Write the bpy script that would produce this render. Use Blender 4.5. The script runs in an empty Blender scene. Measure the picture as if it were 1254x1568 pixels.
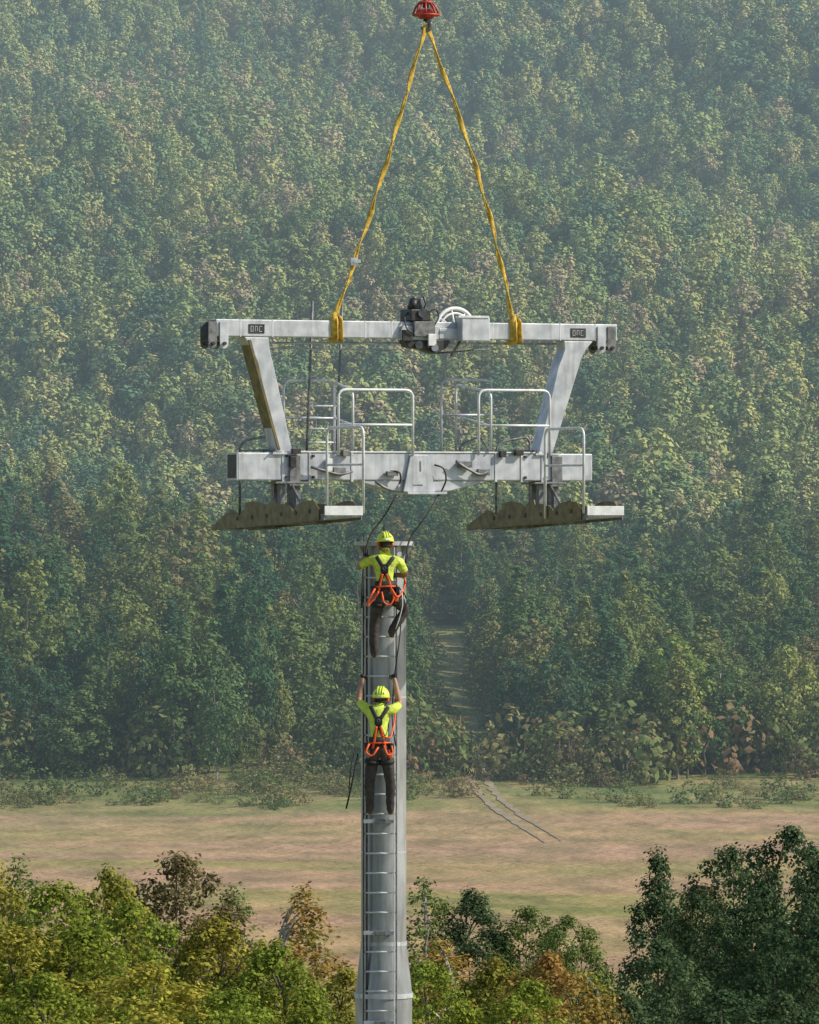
import bpy, math, random
import numpy as np
from mathutils import Vector, Matrix
from mathutils.bvhtree import BVHTree

random.seed(7)
rng = np.random.default_rng(11)
scene = bpy.context.scene
COL = scene.collection
CAMY = -100.0

# ------------------------------------------------------------------ materials
def new_mat(name):
    m = bpy.data.materials.new(name); m.use_nodes = True
    nt = m.node_tree; nt.nodes.clear()
    return m, nt
def N(nt, t, **kw):
    n = nt.nodes.new(t)
    for k, v in kw.items(): setattr(n, k, v)
    return n
def L(nt, a, b): nt.links.new(a, b)
def mat(name, c1, c2=None, scale=6.0, rough=0.6, metal=0.0, bump=0.0, bscale=None, stretch=(1,1,1), spec=0.5, dirt=0.0):
    m, nt = new_mat(name)
    out = N(nt, 'ShaderNodeOutputMaterial'); b = N(nt, 'ShaderNodeBsdfPrincipled')
    b.inputs['Roughness'].default_value = rough; b.inputs['Metallic'].default_value = metal
    b.inputs['Specular IOR Level'].default_value = spec
    L(nt, b.outputs[0], out.inputs[0])
    c2 = c2 or tuple(x*0.8 for x in c1)
    g = N(nt, 'ShaderNodeNewGeometry')
    mp = N(nt, 'ShaderNodeMapping'); mp.inputs['Scale'].default_value = stretch
    L(nt, g.outputs['Position'], mp.inputs[0])
    no = N(nt, 'ShaderNodeTexNoise'); no.inputs['Scale'].default_value = scale; no.inputs['Detail'].default_value = 6
    L(nt, mp.outputs[0], no.inputs['Vector'])
    r = N(nt, 'ShaderNodeValToRGB')
    r.color_ramp.elements[0].position = .35; r.color_ramp.elements[1].position = .65
    r.color_ramp.elements[0].color = (*c2, 1); r.color_ramp.elements[1].color = (*c1, 1)
    L(nt, no.outputs['Fac'], r.inputs[0]); col = r.outputs[0]
    if dirt:
        mp2 = N(nt, 'ShaderNodeMapping'); mp2.inputs['Scale'].default_value = (9, 9, .8)
        L(nt, g.outputs['Position'], mp2.inputs[0])
        n3 = N(nt, 'ShaderNodeTexNoise'); n3.inputs['Scale'].default_value = 1.3; n3.inputs['Detail'].default_value = 7
        L(nt, mp2.outputs[0], n3.inputs['Vector'])
        mr = N(nt, 'ShaderNodeMapRange'); mr.inputs['From Min'].default_value = .5; mr.inputs['From Max'].default_value = .72; mr.inputs['To Max'].default_value = dirt
        L(nt, n3.outputs['Fac'], mr.inputs['Value'])
        mx = N(nt, 'ShaderNodeMix', data_type='RGBA'); L(nt, mr.outputs[0], mx.inputs[0]); L(nt, col, mx.inputs[6]); mx.inputs[7].default_value = (.15, .14, .125, 1)
        col = mx.outputs[2]
    L(nt, col, b.inputs['Base Color'])
    if bump:
        n2 = N(nt, 'ShaderNodeTexNoise'); n2.inputs['Scale'].default_value = bscale or scale*3
        L(nt, g.outputs['Position'], n2.inputs['Vector'])
        bp = N(nt, 'ShaderNodeBump'); bp.inputs['Strength'].default_value = bump; bp.inputs['Distance'].default_value = .02
        L(nt, n2.outputs['Fac'], bp.inputs['Height']); L(nt, bp.outputs[0], b.inputs['Normal'])
    return m

M = {}
M['galv'] = mat('galvanised_steel', (.56,.58,.62), (.38,.405,.445), 5, .45, .2, .05, dirt=.4)
M['galv_pole'] = mat('galvanised_pole', (.42,.435,.46), (.25,.265,.285), 2.6, .36, .35, .04, stretch=(1,1,.6), dirt=.55)
M['galv_light'] = mat('light_galvanised', (.72,.73,.74), (.55,.56,.58), 9, .45, .1, .04)
M['dark_steel'] = mat('dark_steel', (.06,.06,.062), (.025,.026,.03), 12, .5, .4, .1)
M['mid_steel'] = mat('mid_steel', (.22,.225,.23), (.10,.105,.11), 12, .5, .3, .1)
M['olive_plate'] = mat('catwalk_side_plate', (.19,.155,.065), (.08,.068,.034), 7, .5, .2, .1, dirt=.4)
M['red'] = mat('red_hook_paint', (.50,.05,.025), (.28,.02,.015), 10, .45)
M['yellow'] = mat('yellow_sling_webbing', (.70,.47,.07), (.34,.21,.03), 14, .8, 0, .4, 60)
M['white'] = mat('white_paint', (.8,.8,.78), (.7,.7,.68), 8, .5)
M['rope'] = mat('dark_rope', (.05,.045,.04), (.03,.03,.03), 20, .8)
M['hivis'] = mat('hi_vis_shirt', (.60,.72,.10), (.40,.52,.05), 14, .75, 0, .9, 13)
M['helmet'] = mat('helmet_shell', (.68,.80,.10), (.58,.72,.05), 4, .3)
M['pants'] = mat('dark_trousers', (.062,.05,.048), (.03,.026,.027), 10, .85, 0, .9, 14)
M['black'] = mat('black_webbing', (.018,.018,.02), (.01,.01,.012), 20, .7)
M['orange'] = mat('orange_webbing', (.85,.13,.02), (.65,.07,.01), 20, .6)
M['skin'] = mat('skin', (.36,.20,.14), (.28,.15,.10), 20, .55)
M['glove'] = mat('work_glove', (.05,.05,.055), (.03,.03,.03), 30, .8)
M['boot'] = mat('leather_boot', (.12,.065,.04), (.06,.035,.02), 20, .6)
M['hair'] = mat('hair', (.035,.022,.014), (.02,.012,.01), 60, .6)
M['bark'] = mat('bark', (.17,.15,.11), (.07,.055,.04), 3, .9, 0, .3, stretch=(1,1,.4))
M['birch'] = mat('birch_bark', (.46,.44,.40), (.16,.14,.12), 2, .9)
M['timber'] = mat('red_timber', (.40,.10,.06), (.25,.07,.04), 2, .9)
M['dirt'] = mat('dirt_rut', (.33,.255,.16), (.22,.18,.10), .5, .95)

def leaf_mat(name, stops, use_color=False, patch=0.0, transl=.3, vmin=.6, vmax=1.35):
    m, nt = new_mat(name)
    out = N(nt, 'ShaderNodeOutputMaterial')
    d = N(nt, 'ShaderNodeBsdfDiffuse')
    if transl:
        t = N(nt, 'ShaderNodeBsdfTranslucent')
        mx = N(nt, 'ShaderNodeMixShader'); mx.inputs[0].default_value = transl
        L(nt, d.outputs[0], mx.inputs[1]); L(nt, t.outputs[0], mx.inputs[2]); L(nt, mx.outputs[0], out.inputs[0])
    else: L(nt, d.outputs[0], out.inputs[0])
    oi = N(nt, 'ShaderNodeObjectInfo'); g = N(nt, 'ShaderNodeNewGeometry')
    if use_color:
        base = oi.outputs['Color']
    else:
        no = N(nt, 'ShaderNodeTexNoise'); no.inputs['Scale'].default_value = .016; no.inputs['Detail'].default_value = 3
        L(nt, g.outputs['Position'], no.inputs['Vector'])
        ma = N(nt, 'ShaderNodeMath', operation='MULTIPLY_ADD'); ma.inputs[1].default_value = patch*3; ma.inputs[2].default_value = -patch*1.5
        L(nt, no.outputs['Fac'], ma.inputs[0])
        ad = N(nt, 'ShaderNodeMath', operation='ADD'); ad.use_clamp = True
        L(nt, ma.outputs[0], ad.inputs[0]); L(nt, oi.outputs['Random'], ad.inputs[1])
        r = N(nt, 'ShaderNodeValToRGB')
        el = r.color_ramp.elements
        while len(el) < len(stops): el.new(.5)
        for e, (p, c) in zip(el, stops): e.position = p; e.color = (*c, 1)
        L(nt, ad.outputs[0], r.inputs[0]); base = r.outputs[0]
    hs = N(nt, 'ShaderNodeHueSaturation')
    mr = N(nt, 'ShaderNodeMapRange'); mr.inputs['To Min'].default_value = vmin; mr.inputs['To Max'].default_value = vmax
    L(nt, g.outputs['Random Per Island'], mr.inputs['Value'])
    L(nt, mr.outputs[0], hs.inputs['Value'])
    if use_color:
        n2 = N(nt, 'ShaderNodeTexNoise'); n2.inputs['Scale'].default_value = .7
        L(nt, g.outputs['Position'], n2.inputs['Vector'])
        mr2 = N(nt, 'ShaderNodeMapRange'); mr2.inputs['From Min'].default_value = .3; mr2.inputs['From Max'].default_value = .7
        mr2.inputs['To Min'].default_value = .472; mr2.inputs['To Max'].default_value = .512
        L(nt, n2.outputs['Fac'], mr2.inputs['Value']); L(nt, mr2.outputs[0], hs.inputs['Hue'])
    L(nt, base, hs.inputs['Color'])
    L(nt, hs.outputs[0], d.inputs[0])
    if transl: L(nt, hs.outputs[0], t.inputs[0])
    return m
M['leaf_forest'] = leaf_mat('forest_foliage', [
    (0.0,(.09,.165,.10)), (.2,(.15,.23,.10)), (.42,(.24,.31,.11)), (.66,(.34,.37,.13)), (.86,(.43,.41,.15)), (.97,(.39,.32,.19))], patch=.28, transl=.0, vmin=.78, vmax=1.2)
M['leaf_near'] = leaf_mat('forest_edge_foliage', [
    (0.0,(.055,.125,.065)), (.3,(.09,.165,.065)), (.6,(.16,.22,.07)), (.85,(.26,.28,.085)), (1.0,(.25,.21,.10))], patch=.24, transl=.2, vmin=.7, vmax=1.25)
M['leaf_fg'] = leaf_mat('tree_foliage', None, use_color=True, transl=.35, vmin=.5, vmax=1.5)
M['leaf_shrub'] = leaf_mat('shrub_foliage', [(0,(.10,.16,.055)), (.4,(.16,.20,.07)), (.8,(.23,.22,.09)), (1,(.25,.15,.09))], patch=.35, transl=.2)

# ------------------------------------------------------------------ mesh helpers
def obj(name, verts, faces, m, parent=None, smooth=False, bevel=0.0):
    me = bpy.data.meshes.new(name); me.from_pydata([tuple(v) for v in verts], [], faces); me.update()
    if m is not None: me.materials.append(m)
    o = bpy.data.objects.new(name, me); COL.objects.link(o)
    if parent: o.parent = parent
    if smooth: me.polygons.foreach_set('use_smooth', [True]*len(me.polygons))
    if bevel:
        b = o.modifiers.new('bevel', 'BEVEL'); b.width = bevel; b.segments = 2; b.limit_method = 'ANGLE'
    return o
def empty(name, loc=(0,0,0), rz=0, ry=0):
    e = bpy.data.objects.new(name, None); COL.objects.link(e); e.location = loc; e.rotation_euler = (0, ry, rz)
    e.empty_display_size = .2
    return e
def box_geo(x0,x1,y0,y1,z0,z1):
    v = [(x,y,z) for z in (z0,z1) for y in (y0,y1) for x in (x0,x1)]
    f = [(0,2,3,1),(4,5,7,6),(0,1,5,4),(2,6,7,3),(0,4,6,2),(1,3,7,5)]
    return v, f
def box(name,x0,x1,y0,y1,z0,z1,m,parent=None,bevel=.008):
    if x0>x1: x0,x1=x1,x0
    if y0>y1: y0,y1=y1,y0
    if z0>z1: z0,z1=z1,z0
    v,f = box_geo(x0,x1,y0,y1,z0,z1); return obj(name,v,f,m,parent,bevel=bevel)
def prism(name, pts, y0, y1, m, parent=None, bevel=.006):
    n=len(pts); v=[(p[0],y0,p[1]) for p in pts]+[(p[0],y1,p[1]) for p in pts]
    f=[tuple(range(n)), tuple(range(2*n-1,n-1,-1))]+[(i,i+n,(i+1)%n+n,(i+1)%n) for i in range(n)]
    o=obj(name,v,f,m,parent,bevel=bevel)
    import bmesh
    bm=bmesh.new(); bm.from_mesh(o.data); bmesh.ops.recalc_face_normals(bm,faces=bm.faces); bm.to_mesh(o.data); bm.free()
    return o
def fillet(pts, r, seg=4):
    pts=[Vector(p) for p in pts]; out=[pts[0]]
    for i in range(1,len(pts)-1):
        a,b,c=pts[i-1],pts[i],pts[i+1]
        d1=(a-b); d2=(c-b); rr=min(r,d1.length*.45,d2.length*.45)
        p=b+d1.normalized()*rr; q=b+d2.normalized()*rr
        for k in range(seg+1):
            t=k/seg; out.append(p*(1-t)**2+b*2*t*(1-t)+q*t*t)
    out.append(pts[-1]); return out
def tube_geo(pts, rad, seg=8, flat=1.0, twist=0.0):
    pts=[Vector(p) for p in pts]; n=len(pts)
    if not hasattr(rad,'__len__'): rad=[rad]*n
    v=[]; f=[]
    up=None
    for i,p in enumerate(pts):
        t=(pts[min(i+1,n-1)]-pts[max(i-1,0)]).normalized()
        if up is None:
            up=Vector((0,1,0)) if abs(t.y)<.9 else Vector((1,0,0))
        a=t.cross(up).normalized(); up=a.cross(t).normalized(); b=up
        for k in range(seg):
            th=2*math.pi*k/seg
            o=(math.cos(th)*rad[i], math.sin(th)*rad[i]*flat)
            tw=twist*i; c,s=math.cos(tw),math.sin(tw)
            v.append(p+a*(o[0]*c-o[1]*s)+b*(o[0]*s+o[1]*c))
    for i in range(n-1):
        for k in range(seg):
            f.append((i*seg+k,i*seg+(k+1)%seg,(i+1)*seg+(k+1)%seg,(i+1)*seg+k))
    f.append(tuple(range(seg-1,-1,-1))); f.append(tuple((n-1)*seg+k for k in range(seg)))
    return v,f
def tube(name, pts, rad, m, parent=None, seg=8, fil=0, **kw):
    if fil: pts=fillet(pts,fil)
    v,f=tube_geo(pts,rad,seg,**kw); o=obj(name,v,f,m,parent)
    for p in o.data.polygons: p.use_smooth = len(p.vertices)==4
    return o
def multi(name, geos, m, parent=None, smooth=True, bevel=0):
    V=[];F=[]
    for v,f in geos:
        o=len(V); V+= [tuple(x) for x in v]; F+=[tuple(i+o for i in q) for q in f]
    ob=obj(name,V,F,m,parent,bevel=bevel)
    if smooth:
        for p in ob.data.polygons: p.use_smooth = len(p.vertices)==4
    return ob
# centimetre drawing coordinates of the tower plane -> metres
def X(cx): return (cx-627)/100
def Z(cz): return (784-cz)/100

# ------------------------------------------------------------------ terrain
PD=[-400,0,100,250,350,640,700,850,1000,1300,1700,2200,3000,4500]
PZ=[10,-2,-12,-27,-29.5,-30,-29,-21,-3,50,142,245,340,380]
def ground(x, y):
    x=np.asarray(x,float); d=np.asarray(y,float)-CAMY
    z=sum(np.interp(d+o,PD,PZ) for o in (-24,-12,0,12,24))/5
    w=np.clip((d-740)/250,0,1)
    z=z+w*(5.0*np.sin(x*.031+d*.012)+3.5*np.sin(x*.055-d*.021+1.3)+7*np.sin(d*.016+.8+x*.01)+2*np.sin(x*.11+d*.05))
    w2=np.clip((d-350)/50,0,1)*np.clip((720-d)/50,0,1)
    z=z+w2*.25*np.sin(x*.07+d*.03)
    return z
gx=np.concatenate([np.linspace(-2500,-320,14),np.linspace(-300,300,121),np.linspace(320,2500,14)])
gy=np.concatenate([np.linspace(-400,-110,8),np.linspace(-100,900,201),np.linspace(910,2000,110),np.linspace(2050,4400,24)])
GX,GY=np.meshgrid(gx,gy); GZ=ground(GX,GY)
nx,ny=len(gx),len(gy)
V=np.stack([GX.ravel(),GY.ravel(),GZ.ravel()],1)
F=[(j*nx+i,j*nx+i+1,(j+1)*nx+i+1,(j+1)*nx+i) for j in range(ny-1) for i in range(nx-1)]

m,nt=new_mat('ground_meadow'); out=N(nt,'ShaderNodeOutputMaterial'); b=N(nt,'ShaderNodeBsdfPrincipled'); b.inputs['Roughness'].default_value=.95
b.inputs['Specular IOR Level'].default_value=.1
L(nt,b.outputs[0],out.inputs[0]); g=N(nt,'ShaderNodeNewGeometry')
def noise(scale,det,st,nt=nt,g=g):
    mp=N(nt,'ShaderNodeMapping'); mp.inputs['Scale'].default_value=st; L(nt,g.outputs['Position'],mp.inputs[0])
    n=N(nt,'ShaderNodeTexNoise'); n.inputs['Scale'].default_value=scale; n.inputs['Detail'].default_value=det; L(nt,mp.outputs[0],n.inputs['Vector']); return n.outputs['Fac']
def ramp(fac,stops,nt=nt):
    r=N(nt,'ShaderNodeValToRGB'); el=r.color_ramp.elements
    while len(el)<len(stops): el.new(.5)
    for e,(p,c) in zip(el,stops): e.position=p; e.color=(*c,1)
    L(nt,fac,r.inputs[0]); return r.outputs[0]
def mixc(fac,a,bb,mode='MIX',nt=nt):
    n=N(nt,'ShaderNodeMix',data_type='RGBA',blend_type=mode)
    if isinstance(fac,float): n.inputs[0].default_value=fac
    else: L(nt,fac,n.inputs[0])
    L(nt,a,n.inputs[6]); L(nt,bb,n.inputs[7]); return n.outputs[2]
field=ramp(noise(.022,7,(.45,1.3,1)),[(.34,(.27,.25,.10)),(.43,(.40,.31,.15)),(.52,(.42,.295,.175)),(.60,(.44,.28,.20)),(.70,(.35,.29,.14))])
fine=ramp(noise(.5,9,(.5,.18,1)),[(.3,(.60,.64,.58)),(.7,(1.15,1.12,1.08))])
mott=ramp(noise(.12,5,(1,.5,1)),[(.38,(.80,.87,.78)),(.62,(1.08,1.03,1.0))])
field=mixc(1.0,field,fine,'MULTIPLY'); field=mixc(1.0,field,mott,'MULTIPLY')
grass=ramp(noise(.07,8,(1,.7,1)),[(.3,(.12,.17,.06)),(.48,(.24,.24,.09)),(.6,(.34,.27,.13)),(.7,(.19,.21,.075))])
grass=mixc(1.0,grass,fine,'MULTIPLY')
sx=N(nt,'ShaderNodeSeparateXYZ'); L(nt,g.outputs['Position'],sx.inputs[0])
wob=N(nt,'ShaderNodeMath',operation='MULTIPLY_ADD'); wob.inputs[1].default_value=60; L(nt,noise(.03,5,(1,1,1)),wob.inputs[0]); L(nt,sx.outputs['Y'],wob.inputs[2])
def sstep(a,c):
    mr=N(nt,'ShaderNodeMapRange',interpolation_type='SMOOTHSTEP'); mr.inputs['From Min'].default_value=a; mr.inputs['From Max'].default_value=c
    L(nt,wob.outputs[0],mr.inputs['Value']); return mr.outputs[0]
c=mixc(sstep(300,345),grass,field); c=mixc(sstep(572,592),c,grass)
L(nt,c,b.inputs['Base Color'])
bp=N(nt,'ShaderNodeBump'); bp.inputs['Distance'].default_value=.5; bp.inputs['Strength'].default_value=1; L(nt,noise(.9,8,(1,1,1)),bp.inputs['Height']); L(nt,bp.outputs[0],b.inputs['Normal'])
obj('ground',V,F,m,smooth=True)

tr=[(32,430),(27,470),(20,510),(15.5,550),(13.2,590),(11.4,620),(9.6,645),(8.2,670),(7.4,700),(7.0,735),(6.4,770),(5.4,810),(4.8,860),(4.4,900)]
def track_x(d):
    ds=[t[1] for t in tr]; xs=[t[0] for t in tr]
    return sum(np.interp(d+o,ds,xs) for o in (-16,-8,0,8,16))/5
V=[];F=[]
ds=np.linspace(584,770,320)
from mathutils import noise as mnoise
for off,wd in ((-.85,.42),(.85,.36)):
    prev=None
    for d in ds:
        cx=float(track_x(d))
        fade=min(1,max(0,(d-584)/55))*min(1,max(0,(775-d)/60))
        ww=[(wd+.35*mnoise.noise(Vector((off*5+k*9,d*.22,0))))*fade for k in (0,1)]
        if ww[0]+ww[1]<.12: prev=None; continue
        ii=len(V)
        for s,w in ((-1,max(.02,ww[0])),(1,max(.02,ww[1]))):
            x=cx+off+s*w; y=d+CAMY; V.append((x,y,float(ground(x,y))+.06))
        if prev is not None: F.append((prev,prev+1,ii+1,ii))
        prev=ii
obj('dirt_track',V,F,M['dirt'])

# ------------------------------------------------------------------ trees
def tree_mesh(name, seed, H, R, base, ncl, nleaf, ls, mats, power=.8, clump=(.6,1.15), topw=.0, flat=.8, peak=.38, limbs=14, ttop=.86, nr=.5):
    r=np.random.default_rng(seed)
    Vs=[];Fs=[];mi=[]
    def add(v,f,k):
        o=sum(len(a) for a in Vs); Vs.append(np.array([tuple(x) for x in v])); 
        for q in f: Fs.append(tuple(i+o for i in q)); mi.append(k)
    zt=np.linspace(-.5,H*ttop,9); wx=np.cumsum(r.normal(0,.10,9)); wy=np.cumsum(r.normal(0,.10,9))
    tp=[Vector((wx[i]-wx[0],wy[i]-wy[0],zt[i])) for i in range(9)]
    tr_=[max(.03,H*.012*(1-.92*i/8)) for i in range(9)]
    v,f=tube_geo(tp,tr_,6); add(v,f,0)
    cs=[]
    lean=r.uniform(-.5,.5,2)
    lob=r.uniform(0,6.28,4); la=r.uniform(.08,.25,4)
    for i in range(ncl):
        t=((i+.5)/ncl + r.normal(0,.03)); t=min(max(t,0),1)
        z=base*H+(1-base)*H*t
        if t<peak: pr=.45+.55*math.sin(t/peak*math.pi/2)
        else: pr=max(topw,(1-((t-peak)/(1-peak))**1.9))**power
        th=i*2.399+r.normal(0,.35)
        mod=1+sum(la[k]*math.sin((k+1)*th+lob[k]+3*t*(k+1)) for k in range(4))*.8
        rho=R*pr*mod*(r.uniform(.35,1)**.45)
        cr=r.uniform(*clump)*(1.0 if t<.8 else .75)
        cs.append((lean[0]*t+rho*math.cos(th)*.95, lean[1]*t+rho*math.sin(th)*.95, z, cr))
    for i in r.choice(ncl,min(limbs,ncl),replace=False):
        cx,cy,cz,cr=cs[i]; hz=min(max(base*H*.7,cz-1.0-.5*math.hypot(cx,cy)),H*ttop)
        k=np.interp(hz,zt,range(9)); a=tp[int(k)].lerp(tp[min(int(k)+1,8)],k-int(k))
        e=Vector((cx,cy,cz)); mid=(a+e)/2+Vector((0,0,.25))
        r0=H*.005
        v,f=tube_geo([a,mid,e],[r0,r0*.6,r0*.25],5); add(v,f,0)
    P=[];Nn=[];S=[]
    for cx,cy,cz,cr in cs:
        n=int(nleaf*(cr/1.0)**2*r.uniform(.7,1.25))
        dv=r.normal(size=(n,3)); dv/=np.linalg.norm(dv,axis=1)[:,None]
        rad=cr*(r.uniform(.25,1.0,n)**.5)*(1+.25*np.sin(5*dv[:,0]+seed)+.2*np.sin(6*dv[:,1]+2*dv[:,2]))
        rad*=np.where(r.uniform(size=n)<.08,1.25,1)
        p=dv*rad[:,None]*np.array([1,1,flat])+np.array([cx,cy,cz])
        P.append(p)
        ct=np.array([0,0,H*(base+.35*(1-base))]); og=p-ct; og/=np.linalg.norm(og,axis=1)[:,None]
        nn=dv*.8+og*.6+np.array([0,0,.35])+r.normal(0,nr,(n,3)); Nn.append(nn/np.linalg.norm(nn,axis=1)[:,None]); S.append(ls*r.uniform(.6,1.35,n))
    P=np.concatenate(P);Nn=np.concatenate(Nn);S=np.concatenate(S); n=len(P)
    a=np.cross(Nn,r.normal(size=(n,3))); a/=np.linalg.norm(a,axis=1)[:,None]; bb=np.cross(Nn,a)
    s=S[:,None]
    q=np.stack([P-a*s*.6, P-bb*s*.42+a*s*.05, P+a*s*.6+Nn*s*.12, P+bb*s*.42],1).reshape(-1,3)
    o=sum(len(x) for x in Vs); Vs.append(q)
    Fs+=[(o+4*i,o+4*i+1,o+4*i+2,o+4*i+3) for i in range(n)]; mi+=[1]*n
    me=bpy.data.meshes.new(name); me.from_pydata(np.concatenate(Vs).tolist(),[],Fs); me.update()
    for mm in mats: me.materials.append(mm)
    me.polygons.foreach_set('material_index',mi)
    return me

def proto_collection(name, meshes):
    c=bpy.data.collections.new(name)
    for i,me in enumerate(meshes):
        o=bpy.data.objects.new(f'{name}_{i:02d}',me); c.objects.link(o)
    return c
def scatter(name, pts, rot, scl, idx, coll):
    me=bpy.data.meshes.new(name); me.from_pydata([tuple(p) for p in pts],[],[]); me.update()
    a=me.attributes.new('rot','FLOAT_VECTOR','POINT'); a.data.foreach_set('vector',np.asarray(rot,float).ravel())
    a=me.attributes.new('scl','FLOAT_VECTOR','POINT'); a.data.foreach_set('vector',np.asarray(scl,float).ravel())
    a=me.attributes.new('idx','INT','POINT'); a.data.foreach_set('value',np.asarray(idx,int))
    o=bpy.data.objects.new(name,me); COL.objects.link(o)
    ng=bpy.data.node_groups.new(name+'_scatter','GeometryNodeTree')
    ng.interface.new_socket('Geometry',in_out='INPUT',socket_type='NodeSocketGeometry')
    ng.interface.new_socket('Geometry',in_out='OUTPUT',socket_type='NodeSocketGeometry')
    gi=ng.nodes.new('NodeGroupInput'); go=ng.nodes.new('NodeGroupOutput')
    ip=ng.nodes.new('GeometryNodeInstanceOnPoints'); ci=ng.nodes.new('GeometryNodeCollectionInfo')
    ci.inputs['Collection'].default_value=coll; ci.inputs['Separate Children'].default_value=True; ci.inputs['Reset Children'].default_value=True
    def attr(n,t):
        k=ng.nodes.new('GeometryNodeInputNamedAttribute'); k.data_type=t; k.inputs['Name'].default_value=n
        return [s for s in k.outputs if s.enabled and s.name=='Attribute'][0]
    ng.links.new(gi.outputs[0],ip.inputs['Points']); ng.links.new(ci.outputs[0],ip.inputs['Instance'])
    ip.inputs['Pick Instance'].default_value=True
    ng.links.new(attr('idx','INT'),ip.inputs['Instance Index'])
    ng.links.new(attr('rot','FLOAT_VECTOR'),ip.inputs['Rotation'])
    ng.links.new(attr('scl','FLOAT_VECTOR'),ip.inputs['Scale'])
    ng.links.new(ip.outputs[0],go.inputs[0])
    md=o.modifiers.new('scatter','NODES'); md.node_group=ng
    return o

lf=[M['bark'],M['leaf_near']]; lb=[M['birch'],M['leaf_near']]; lh=[M['bark'],M['leaf_forest']]; lhb=[M['birch'],M['leaf_forest']]
protos=[]
specs=[ # H,R,base,power,peak     0-7 near kinds
 (13,3.0,.12,.60,.45),(14,2.5,.14,.75,.38),(12,3.3,.12,.5,.48),(14.5,2.2,.12,.85,.32),
 (13,2.8,.15,.6,.45),(11.5,3.0,.10,.55,.42),(15,3.1,.20,.65,.42),(13.5,2.0,.10,.95,.28)]
for i,(H,R,bs,pw,pk) in enumerate(specs):
    protos.append(tree_mesh(f'forest_tree_mesh_{i}',100+i,H,R,bs,66,85,.34,lb if i%3==1 else lf,pw,(.5,1.0),peak=pk,flat=.85,limbs=8,nr=.4))
for i,(H,R,bs,pw,pk) in enumerate(specs):   # 8-15 coarser kinds, up the hill
    protos.append(tree_mesh(f'hill_tree_mesh_{i}',200+i,H*.9,R*.86,bs+.22,30,48,.48,lhb if i==1 else lh,pw*.85,(.65,1.1),peak=pk,flat=.9,limbs=2,ttop=.7,nr=.22))
forest_coll=proto_collection('deciduous_tree_kind',protos)
pts=[];rot=[];scl=[];idx=[]
d=700.0
while d<1860:
    sp=4.7 if d<940 else 4.4
    hw=.0627*d+30
    for x in np.arange(-hw,hw,sp):
        xx=x+random.uniform(-.45,.45)*sp; dd=d+random.uniform(-.48,.48)*sp
        edge=712+9*math.sin(xx*.13+.6)+6*math.sin(xx*.37)+30*math.exp(-((xx+5)/8)**2)
        if xx>9: edge+=6*math.exp(-((xx-17)/9)**2)
        if dd<edge: continue
        tx=float(track_x(dd))
        wl=max(0,np.interp(dd,[690,760,840,872,885],[12.0,7.0,7.0,5,0])); wr=max(0,np.interp(dd,[690,760,840,872,885],[9,4.5,4.5,4,0]))
        if -wl<xx-tx<wr: continue
        y=dd+CAMY
        nz=math.sin(xx*.045+dd*.02)+math.sin(xx*.09-dd*.035+2)
        if random.random()<.06: continue
        s=random.uniform(.66,1.2)*(1+.10*nz)
        if random.random()<.05: s*=1.22
        if dd<edge+22: s*=random.uniform(.55,1.25)
        pts.append((xx,y,float(ground(xx,y)))); rot.append((random.uniform(-.05,.05),random.uniform(-.05,.05),random.uniform(0,6.28)))
        w=s*random.uniform(.88,1.2); scl.append((w,w,s*random.uniform(.88,1.12))); idx.append(random.randrange(8)+(0 if dd<930 else 8))
    d+=sp*.95
scatter('forest',pts,rot,scl,idx,forest_coll)
print('FOREST',len(pts))

shr=[tree_mesh(f'shrub_mesh_{i}',300+i,2.4,1.3+.2*i,.02,18,60,.24,[M['bark'],M['leaf_shrub']],.5,(.35,.7),peak=.5,limbs=4) for i in range(4)]
shr_coll=proto_collection('shrub_kind',shr)
pts=[];rot=[];scl=[];idx=[]
def addsh(xx,dd,s,f=1.3):
    y=dd+CAMY; pts.append((xx,y,float(ground(xx,y))-.12)); rot.append((0,0,random.uniform(0,6.28))); scl.append((s*f,s*f,s)); idx.append(random.randrange(4))
for k in range(3600):
    dd=random.uniform(650,742); xx=random.uniform(-85,85)
    tx=float(track_x(dd))
    if abs(xx-tx)<2.4: continue
    dens=.5+.5*math.sin(xx*.11+dd*.05)*math.sin(dd*.13+xx*.03+1)
    if random.random()>dens**1.8+.03: continue
    if dd<659+6*math.sin(xx*.17)+4*math.sin(xx*.5): continue
    s=random.choice([.2,.3,.4,.5,.9]) *random.uniform(.7,1.3) if dd<695 else random.choice([.5,.8,1.3,2.3,3.0])*random.uniform(.8,1.2)
    addsh(xx,dd,s,1.3 if s<1.5 else .95)
for k in range(300):
    dd=random.uniform(715,880); xx=float(track_x(dd))+random.choice([-1,-1,1])*random.uniform(2.4,9); addsh(xx,dd,random.uniform(.25,1.4))
scatter('shrub_thicket',pts,rot,scl,idx,shr_coll)

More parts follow.
